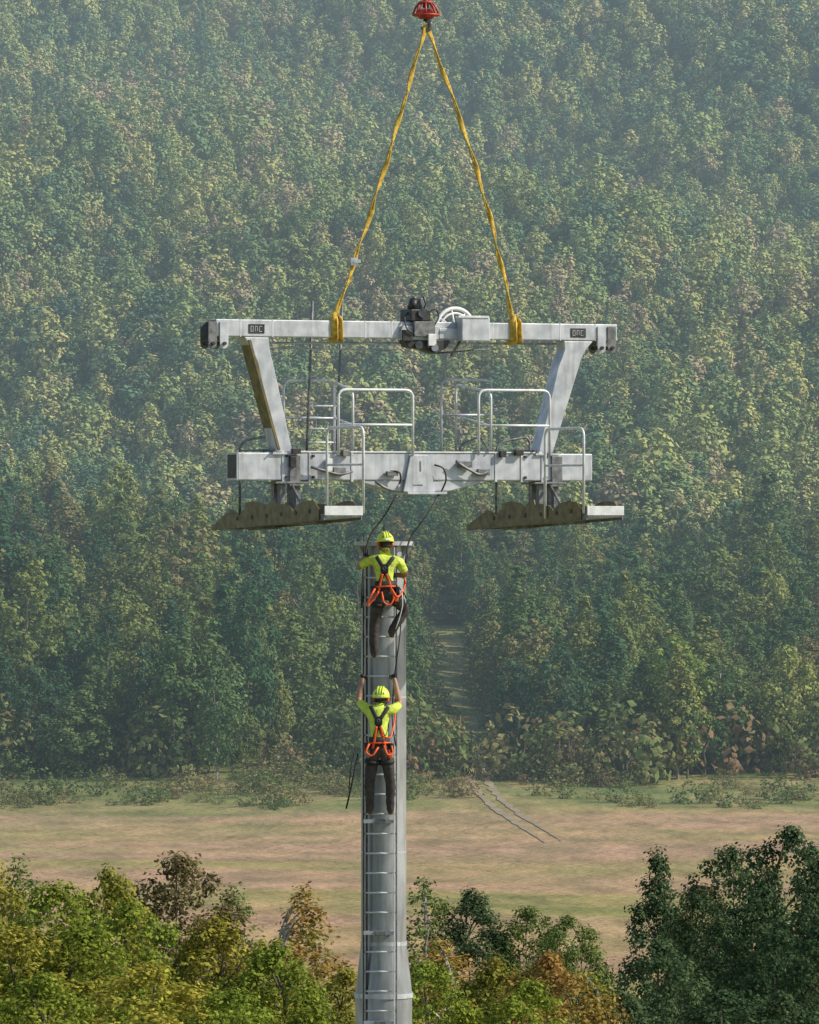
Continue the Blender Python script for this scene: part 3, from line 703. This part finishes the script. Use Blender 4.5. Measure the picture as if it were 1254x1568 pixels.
# ------------------------------------------------------------------ workers
def worker(J, look, lanyard):
    e=empty('construction_worker')
    W={k:Vector((X(a),c_,Z(b_))) for k,(a,b_,c_) in J.items()}
    def mid(a,b_,t=.5): return W[a].lerp(W[b_],t)
    names=[];co=[];rad=[]
    def jv(n,p,r_): names.append(n); co.append(Vector(p)); rad.append(r_)
    jv('pelvis',W['pelvis'],(.160,.125)); jv('waist',mid('pelvis','chest',.42),(.155,.118)); jv('chest',W['chest'],(.188,.135)); jv('upchest',mid('chest','neck',.55),(.15,.11))
    jv('neck',W['neck'],(.064,.064)); jv('headbase',W['head']+Vector((0,0,-.03)),(.055,.055))
    ed=[('pelvis','waist','pants'),('waist','chest','hivis'),('chest','upchest','hivis'),('upchest','neck','hivis'),('neck','headbase','skin')]
    for s in 'LR':
        sh=W['sh'+s]; el=W['el'+s]; wr=W['wr'+s]
        jv('sh'+s,sh,(.082,.082)); jv('ua'+s,sh.lerp(el,.55),(.070,.070)); jv('el'+s,el,(.049,.049)); jv('fa'+s,el.lerp(wr,.35),(.050,.050)); jv('wr'+s,wr,(.030,.030)); 
        pd=Vector((0,1,-.1)).normalized(); jv('pa'+s,wr+pd*.075,(.036,.028))
        ed+=[('upchest','sh'+s,'hivis'),('sh'+s,'ua'+s,'hivis'),('ua'+s,'el'+s,'skin'),('el'+s,'fa'+s,'skin'),('fa'+s,'wr'+s,'skin'),('wr'+s,'pa'+s,'glove')]
        hp_=W['hip'+s]; kn=W['kn'+s]; an=W['an'+s]
        jv('hip'+s,hp_,(.115,.115)); jv('th'+s,hp_.lerp(kn,.5),(.098,.098)); jv('kn'+s,kn,(.074,.074)); jv('ca'+s,kn.lerp(an,.35),(.074,.074)); jv('an'+s,an,(.062,.062))
        jv('he'+s,an+Vector((0,.01,-.065)),(.05,.05)); jv('ba'+s,an+Vector((0,.13,-.075)),(.048,.038)); jv('to'+s,an+Vector((0,.20,-.078)),(.036,.028))
        ed+=[('pelvis','hip'+s,'pants'),('hip'+s,'th'+s,'pants'),('th'+s,'kn'+s,'pants'),('kn'+s,'ca'+s,'pants'),('ca'+s,'an'+s,'pants'),('an'+s,'he'+s,'boot'),('he'+s,'ba'+s,'boot'),('ba'+s,'to'+s,'boot')]
    I={n:i for i,n in enumerate(names)}
    me=bpy.data.meshes.new('skel'); me.from_pydata([tuple(c_) for c_ in co],[(I[a],I[b_]) for a,b_,_ in ed],[]); me.update()
    t=bpy.data.objects.new('skel',me); COL.objects.link(t)
    sk=t.modifiers.new('skin','SKIN'); sk.branch_smoothing=.6
    sv=me.skin_vertices[0].data
    for i,r_ in enumerate(rad): sv[i].radius=r_; sv[i].use_root=(i==0)
    ss=t.modifiers.new('sub','SUBSURF'); ss.levels=2; ss.render_levels=2
    dg=bpy.context.evaluated_depsgraph_get(); dg.update()
    bm_=bpy.data.meshes.new_from_object(t.evaluated_get(dg)); bpy.data.objects.remove(t)
    bm_.name='body'
    bm_.materials.clear()
    order=['hivis','skin','pants','boot','glove']
    for k in order: bm_.materials.append(M[k])
    segs=[(co[I[a]],co[I[b_]],(rad[I[a]][0]+rad[I[b_]][0])/2,order.index(k)) for a,b_,k in ed]
    cloth=set()
    for p in bm_.polygons:
        c_=p.center; best=None
        for a,b_,r_,k in segs:
            ab=b_-a; tt=max(0,min(1,(c_-a).dot(ab)/ab.length_squared)); dd=(c_-(a+ab*tt)).length-r_
            if best is None or dd<best[0]: best=(dd,k)
        p.material_index=best[1]; p.use_smooth=True
        if best[1] in (0,2):
            for vi in p.vertices: cloth.add(vi)
    for vi in cloth:
        v=bm_.vertices[vi]; q=v.co; nn=mnoise.noise(Vector((q.x*11,q.y*11,q.z*22+3)))
        v.co=q+v.normal*(.006+.012*nn)
    bm_.update()
    body=bpy.data.objects.new('body',bm_); COL.objects.link(body); body.parent=e
    tree=BVHTree.FromPolygons([v.co.copy() for v in bm_.vertices],[tuple(p.vertices) for p in bm_.polygons])
    for s,sg in (('L',-1),('R',1)):
        wr=W['wr'+s]; d_=Vector((0,1,-.1)).normalized(); sd=Vector((1,0,0)); n_=Vector((0,-.1,-1)).normalized()
        g_=[]
        for i in range(4):
            ln=(.9,1.05,1.0,.78)[i] if sg<0 else (.78,1.0,1.05,.9)[i]
            p=wr+d_*.075+sd*((i-1.5)*.021); pp=[p-d_*.03,p]
            for L_,an_ in ((.042,40),(.028,100),(.022,160)):
                a=math.radians(an_); p=p+(d_*math.cos(a)+n_*math.sin(a))*L_*ln; pp.append(p)
            g_.append(tube_geo(pp,[.0095,.0105,.010,.009,.007],7))
        tb=wr+d_*.025+sd*(-sg*.028); 
        g_.append(tube_geo([tb,tb+sd*(-sg*.03)+d_*.025,tb+sd*(-sg*.034)+d_*.045+n_*.03,tb+sd*(-sg*.02)+d_*.05+n_*.052],[.013,.012,.0105,.008],7))
        multi('fingers_'+s,g_,M['glove'],e)
        cuff=[wr-(wr-W['el'+s]).normalized()*.035,wr+(wr-W['el'+s]).normalized()*.02]
        tube('glove_cuff_'+s,cuff,[.037,.034],M['black'],e,seg=14)
    hd=empty('head_mount',W['head']); hd.parent=e; hd.rotation_euler=look; hd.scale=(1.1,1.06,1.1)
    seg,rings=28,20; V_=[];F_2=[]
    for i in range(rings+1):
        ph=math.pi*i/rings
        for k in range(seg):
            th=2*math.pi*k/seg
            x_=math.sin(ph)*math.cos(th); y_=math.sin(ph)*math.sin(th); z_=math.cos(ph)
            px=x_*.077; py=y_*.096; pz=z_*.118
            if z_<-.1:
                q=1-.32*(-z_-.1); px*=q; py=py*q+.014*(-z_)
            if y_>.55:
                py-=.010*(y_-.55)/.45
                nose=math.exp(-(x_/.14)**2)*math.exp(-((z_+.12)/.16)**2); py+=.024*nose
                py+=.006*math.exp(-((z_-.22)/.08)**2)
                py-=.008*math.exp(-((abs(x_)-.36)/.13)**2)*math.exp(-((z_-.05)/.1)**2)
                py+=.006*math.exp(-(x_/.3)**2)*math.exp(-((z_+.42)/.06)**2)
            V_.append((px,py,pz))
    for i in range(rings):
        for k in range(seg): F_2.append((i*seg+k,(i+1)*seg+k,(i+1)*seg+(k+1)%seg,i*seg+(k+1)%seg))
    h=obj('face',V_,F_2,M['skin'],hd,smooth=True); h.data.materials.append(M['hair'])
    for p in h.data.polygons:
        c_=p.center
        if c_.z>.045 or (c_.y<-.01 and c_.z>-.055): p.material_index=1
    for sg in (-1,1):
        tube('ear',[(sg*.075,-.005,.02),(sg*.088,-.008,.0),(sg*.078,0,-.028)],[.010,.016,.009],M['skin'],hd,seg=8)
        tube('eye',[(sg*.029,.074,.006),(sg*.029,.087,.006)],[.012,.007],M['white'],hd,seg=10)
        tube('iris',[(sg*.029,.0872,.006),(sg*.029,.0885,.006)],.004,M['hair'],hd,seg=8)
        tube('eyebrow',[(sg*.015,.092,.026),(sg*.03,.092,.029),(sg*.043,.083,.024)],.004,M['hair'],hd,seg=6)
        tube('ear_muff',[(sg*.082,-.01,-.005),(sg*.112,-.01,-.005)],[.038,.032],M['orange'],hd,seg=14)
        tube('chin_strap',[(sg*.082,.0,.03),(sg*.073,.035,-.05),(sg*.02,.07,-.115)],.005,M['black'],hd,seg=6)
    tube('mouth',[(-.022,.083,-.052),(0,.0905,-.050),(.022,.083,-.052)],.0045,M['red'],hd,seg=6)
    V_=[];F_2=[];seg=32;rings=10
    for i in range(rings+1):
        ph=math.pi*.53*i/rings
        for k in range(seg):
            th=2*math.pi*k/seg; fl=1.0+(.03 if i==rings else 0)
            rdg=1+.03*max(0,math.cos(3*(th-math.pi/2)))*math.sin(ph)
            V_.append((math.sin(ph)*math.cos(th)*.118*fl*rdg, math.sin(ph)*math.sin(th)*.142*fl*rdg-.005, math.cos(ph)*.138+.035))
    for i in range(rings):
        for k in range(seg): F_2.append((i*seg+k,(i+1)*seg+k,(i+1)*seg+(k+1)%seg,i*seg+(k+1)%seg))
    he=obj('helmet',V_,F_2,M['helmet'],hd,smooth=True); md=he.modifiers.new('sol','SOLIDIFY'); md.thickness=.006
    V_=[];F_2=[]
    for k in range(13):
        th=math.radians(25+130*k/12)
        for r0 in (1.0,1.32):
            q=r0 if r0==1.0 else 1.0+.32*math.sin((k/12)*math.pi)**.7
            V_.append((.12*q*math.cos(th),.147*q*math.sin(th)-.005,.024-(.012 if r0>1 else 0)))
    for k in range(12): F_2.append((2*k,2*k+1,2*k+3,2*k+2))
    br=obj('helmet_brim',V_,F_2,M['helmet'],hd,smooth=True); md=br.modifiers.new('sol','SOLIDIFY'); md.thickness=.006
    for k in (-1,0,1):
        tube('helmet_rib',[(k*.035,math.sin(t)*-.146-.005,math.cos(t)*.140+.036) for t in np.linspace(-.9,1.3,10)],.006,M['helmet'],hd,seg=6)
    for k in range(-2,3):
        tube('helmet_vent',[(k*.028-.006,-.125,.090-.004*k*k),(k*.028+.004,-.112,.115-.004*k*k)],.007,M['black'],hd,seg=6)
    box('helmet_badge',-.03,.03,-.158,-.146,.035,.06,M['white'],hd,.003)
    tube('ratchet_strap',[(.10*math.cos(t),.118*math.sin(t)-.01,-.015-.02*abs(math.sin(t))) for t in np.linspace(math.pi*1.05,math.pi*1.95,12)],.009,M['black'],hd,seg=6)
    def drape_back(pl,off=.012,front=False):
        out_=[]
        pl=[Vector((a,b_)) for a,b_ in pl]
        for i in range(len(pl)-1):
            for k in range(8):
                q=pl[i].lerp(pl[i+1],k/8)
                o_=Vector((q.x,-4 if not front else 2,q.y)); hit=tree.ray_cast(o_,Vector((0,1 if not front else -1,0)))
                if hit[0] is not None: out_.append(hit[0]+Vector((0,-off if not front else off,0)))
        return out_
    def strap(nm,pl,m_,w_=.022,off=.010,front=False):
        pp=drape_back(pl,off,front)
        if len(pp)>3: tube(nm,pp,w_,M[m_],e,seg=8,flat=.35)
    def ringband(nm,c_,rx_,m_,w_,axis=None,off=.008,h=.02):
        pp=[]
        ax=(axis or Vector((0,0,1))).normalized(); u=ax.orthogonal().normalized(); v_=ax.cross(u)
        for k in range(25):
            t_=2*math.pi*k/24; dr=u*math.cos(t_)+v_*math.sin(t_)
            hit=tree.ray_cast(c_+dr*rx_,-dr)
            p_=(hit[0]+dr*off) if hit[0] is not None and (hit[0]-c_).length<rx_ else c_+dr*.12
            pp.append(p_)
        for k in range(2):
            pp2=[(pp[i-1 if i else 23]+pp[i]*2+pp[(i+1)%25 if i<24 else 1])/4 for i in range(25)]; pp=pp2
        pp[24]=pp[0]
        V_=[];F_3=[]
        for i,p_ in enumerate(pp):
            dr=(p_-c_).normalized()
            V_+= [p_+ax*w_/2,p_-ax*w_/2,p_-ax*w_/2+dr*h,p_+ax*w_/2+dr*h]
        for i in range(24):
            for q in range(4): F_3.append((4*i+q,4*i+(q+1)%4,4*i+4+(q+1)%4,4*i+4+q))
        obj(nm,V_,F_3,M[m_],e,smooth=True)
    pv,ch,nk=W['pelvis'],W['chest'],W['neck']
    sp_=(ch-pv).normalized()
    ringband('harness_belt',pv.lerp(ch,.22),.32,'black',.13,sp_,.004,.024)
    ringband('belt_trim',pv.lerp(ch,.16),.32,'orange',.022,sp_,.026,.012)
    for s in 'LR':
        ax=(W['hip'+s]-W['kn'+s]).normalized()
        ringband('leg_loop_'+s,W['hip'+s].lerp(W['kn'+s],.32),.19,'black',.055,ax,.004,.014)
    cxx,czz=ch.x,ch.z; pvz=pv.z+.10
    xl_,xr_=W['shL'].x+.07,W['shR'].x-.07
    strap('back_strap_L',[(xl_,W['shL'].z+.045),(cxx-.02,czz+.01),(pv.x+.09,pvz+.0)],'black',.03)
    strap('back_strap_R',[(xr_,W['shR'].z+.045),(cxx+.02,czz+.01),(pv.x-.09,pvz+.0)],'black',.03)
    strap('back_trim_L',[(cxx-.03,czz-.09),(pv.x-.07,pvz+.02),(pv.x-.10,pvz-.14)],'orange',.017,.03)
    strap('back_trim_R',[(cxx+.03,czz-.09),(pv.x+.07,pvz+.02),(pv.x+.10,pvz-.14)],'orange',.017,.03)
    strap('front_strap_L',[(xl_,W['shL'].z+.03),(xl_+.01,czz-.05),(pv.x-.09,pvz)],'black',.024,.01,True)
    strap('front_strap_R',[(xr_,W['shR'].z+.03),(xr_-.01,czz-.05),(pv.x+.09,pvz)],'black',.024,.01,True)
    bp_=drape_back([(cxx,czz+.0),(cxx,czz-.01)],.02)
    if bp_:
        c0=bp_[0]; tube('dorsal_ring',[c0+Vector((.022*math.cos(t),-.012,.022*math.sin(t))) for t in np.linspace(0,6.283,15)],.005,M['mid_steel'],e,seg=6)
        box('dorsal_pad',c0.x-.06,c0.x+.06,c0.y-.012,c0.y+.02,c0.z-.07,c0.z+.06,M['black'],e,.008)
    for k,(nm,pl,r_,m_) in enumerate(lanyard):
        tube(nm,fillet([Vector((X(a),c_,Z(b_))) for a,b_,c_ in pl],.08,4),r_,M[m_],e,seg=8)
    for k,(dx,dz,m_) in enumerate(((-.19,.03,'black'),(-.17,-.06,'mid_steel'),(.19,.02,'black'),(.17,-.07,'orange'))):
        p_=pv+Vector((dx,-.04,dz+.06))
        tube('carabiner',[p_+Vector((0,.03*math.cos(t),.045*math.sin(t)-.05)) for t in np.linspace(0,6.283,13)],.007,M['mid_steel'],e,seg=6)
        prism('tool_pouch' if k%2==0 else 'coiled_sling',[(p_.x-.035,p_.z-.02),(p_.x+.035,p_.z-.02),(p_.x+.03,p_.z-.15),(p_.x+.0,p_.z-.17),(p_.x-.03,p_.z-.15)],p_.y-.04,p_.y+.03,M[m_],e,.012)
    return e

worker({'pelvis':(590,903,-.86),'chest':(589,869,-.84),'neck':(590,848,-.80),'head':(590,833,-.78),
 'shL':(570,856,-.82),'shR':(610,857,-.82),'elL':(549,868,-.70),'wrL':(561,850,-.60),'elR':(622,880,-.72),'wrR':(603,880,-.60),
 'hipL':(581,909,-.85),'hipR':(600,909,-.85),'knL':(573,955,-.74),'anL':(573,994,-.70),'knR':(621,934,-.62),'anR':(600,964,-.69)},
 (-.15,0,.25),
 [('lanyard_orange',[(575,900,-1.05),(566,915,-1.08),(562,928,-1.0),(574,915,-.98),(580,905,-1.03)],.015,'orange'),
  ('lanyard_orange_right',[(600,900,-1.05),(608,915,-1.05),(617,905,-.9),(622,888,-.7),(612,880,-.6)],.013,'orange'),
  ('lanyard_loop',[(585,905,-1.06),(588,922,-1.08),(598,926,-1.07),(604,914,-1.05),(601,903,-1.03)],.013,'orange'),
  ('lanyard_tail',[(615,900,-.9),(617,925,-.9),(612,945,-.9),(606,962,-.88)],.008,'galv_light'),
  ('bag_strap',[(606,895,-.9),(618,905,-.85),(622,915,-.8)],.01,'black')])
worker({'pelvis':(581,1141,-.87),'chest':(580,1100,-.86),'neck':(582,1079,-.81),'head':(584,1068,-.79),
 'shL':(561,1083,-.84),'shR':(602,1084,-.84),'elL':(549,1071,-.68),'wrL':(556,1033,-.60),'elR':(612,1076,-.68),'wrR':(603,1033,-.60),
 'hipL':(572,1148,-.86),'hipR':(591,1148,-.86),'knL':(566,1195,-.78),'anL':(567,1233,-.69),'knR':(598,1195,-.78),'anR':(598,1233,-.69)},
 (.05,0,-.15),
 [('lanyard_orange',[(566,1135,-1.05),(560,1148,-1.08),(570,1155,-1.08),(580,1140,-1.08)],.015,'orange'),
  ('lanyard_orange_right',[(582,1122,-1.05),(598,1128,-1.07),(603,1110,-.9),(606,1090,-.7),(606,1062,-.56)],.012,'orange'),
  ('lanyard_loop',[(588,1138,-1.06),(594,1153,-1.09),(602,1150,-1.05),(600,1138,-1.02)],.013,'orange'),
  ('hanging_rod',[(549,1150,-.95),(541,1190,-.97),(531,1234,-.97)],.014,'black'),
  ('hanging_line',[(545,1140,-.95),(538,1170,-.96),(535,1205,-.96)],.009,'rope')])

# ------------------------------------------------------------------ valley haze imitated by a faintly glowing, absorbing air volume (homogeneous)
hv,hf=box_geo(-900,900,300,2900,-60,520)
hz=obj('valley_haze_glow',hv,hf,None)
m,nt=new_mat('haze_glow'); out=N(nt,'ShaderNodeOutputMaterial'); ab=N(nt,'ShaderNodeVolumeAbsorption'); em=N(nt,'ShaderNodeEmission'); ad=N(nt,'ShaderNodeAddShader')
ab.inputs['Color'].default_value=(0,0,0,1); ab.inputs['Density'].default_value=.00020
em.inputs['Color'].default_value=(.66,.86,.97,1); em.inputs['Strength'].default_value=.00016
L(nt,ab.outputs[0],ad.inputs[0]); L(nt,em.outputs[0],ad.inputs[1]); L(nt,ad.outputs[0],out.inputs['Volume']); hz.data.materials.append(m)

# ------------------------------------------------------------------ light
EL=math.radians(38); AZ=math.radians(-8)
s=Vector((math.cos(EL)*math.cos(AZ),math.cos(EL)*math.sin(AZ),math.sin(EL)))
sun=bpy.data.lights.new('sun','SUN'); sun.energy=5.0; sun.angle=math.radians(.5); sun.color=(1,.92,.77)
so=bpy.data.objects.new('sun',sun); COL.objects.link(so); so.rotation_euler=s.to_track_quat('Z','Y').to_euler()
w=bpy.data.worlds.new('World'); scene.world=w; w.use_nodes=True; nt=w.node_tree; nt.nodes.clear()
o=N(nt,'ShaderNodeOutputWorld'); bg_=N(nt,'ShaderNodeBackground'); sk=N(nt,'ShaderNodeTexSky',sky_type='NISHITA')
sk.sun_disc=False; sk.sun_elevation=EL; sk.sun_rotation=math.atan2(s.x,s.y); bg_.inputs[1].default_value=.145
L(nt,sk.outputs[0],bg_.inputs[0]); L(nt,bg_.outputs[0],o.inputs[0])
scene.view_settings.view_transform='Standard'; scene.view_settings.look='None'; scene.view_settings.exposure=0

cam=bpy.data.cameras.new('camera'); co_=bpy.data.objects.new('camera',cam); COL.objects.link(co_)
co_.location=(0,CAMY,0); co_.rotation_euler=(math.pi/2,0,0)
cam.sensor_fit='VERTICAL'; cam.sensor_height=24; cam.lens=24*100/15.68; cam.clip_start=1; cam.clip_end=8000
scene.camera=co_
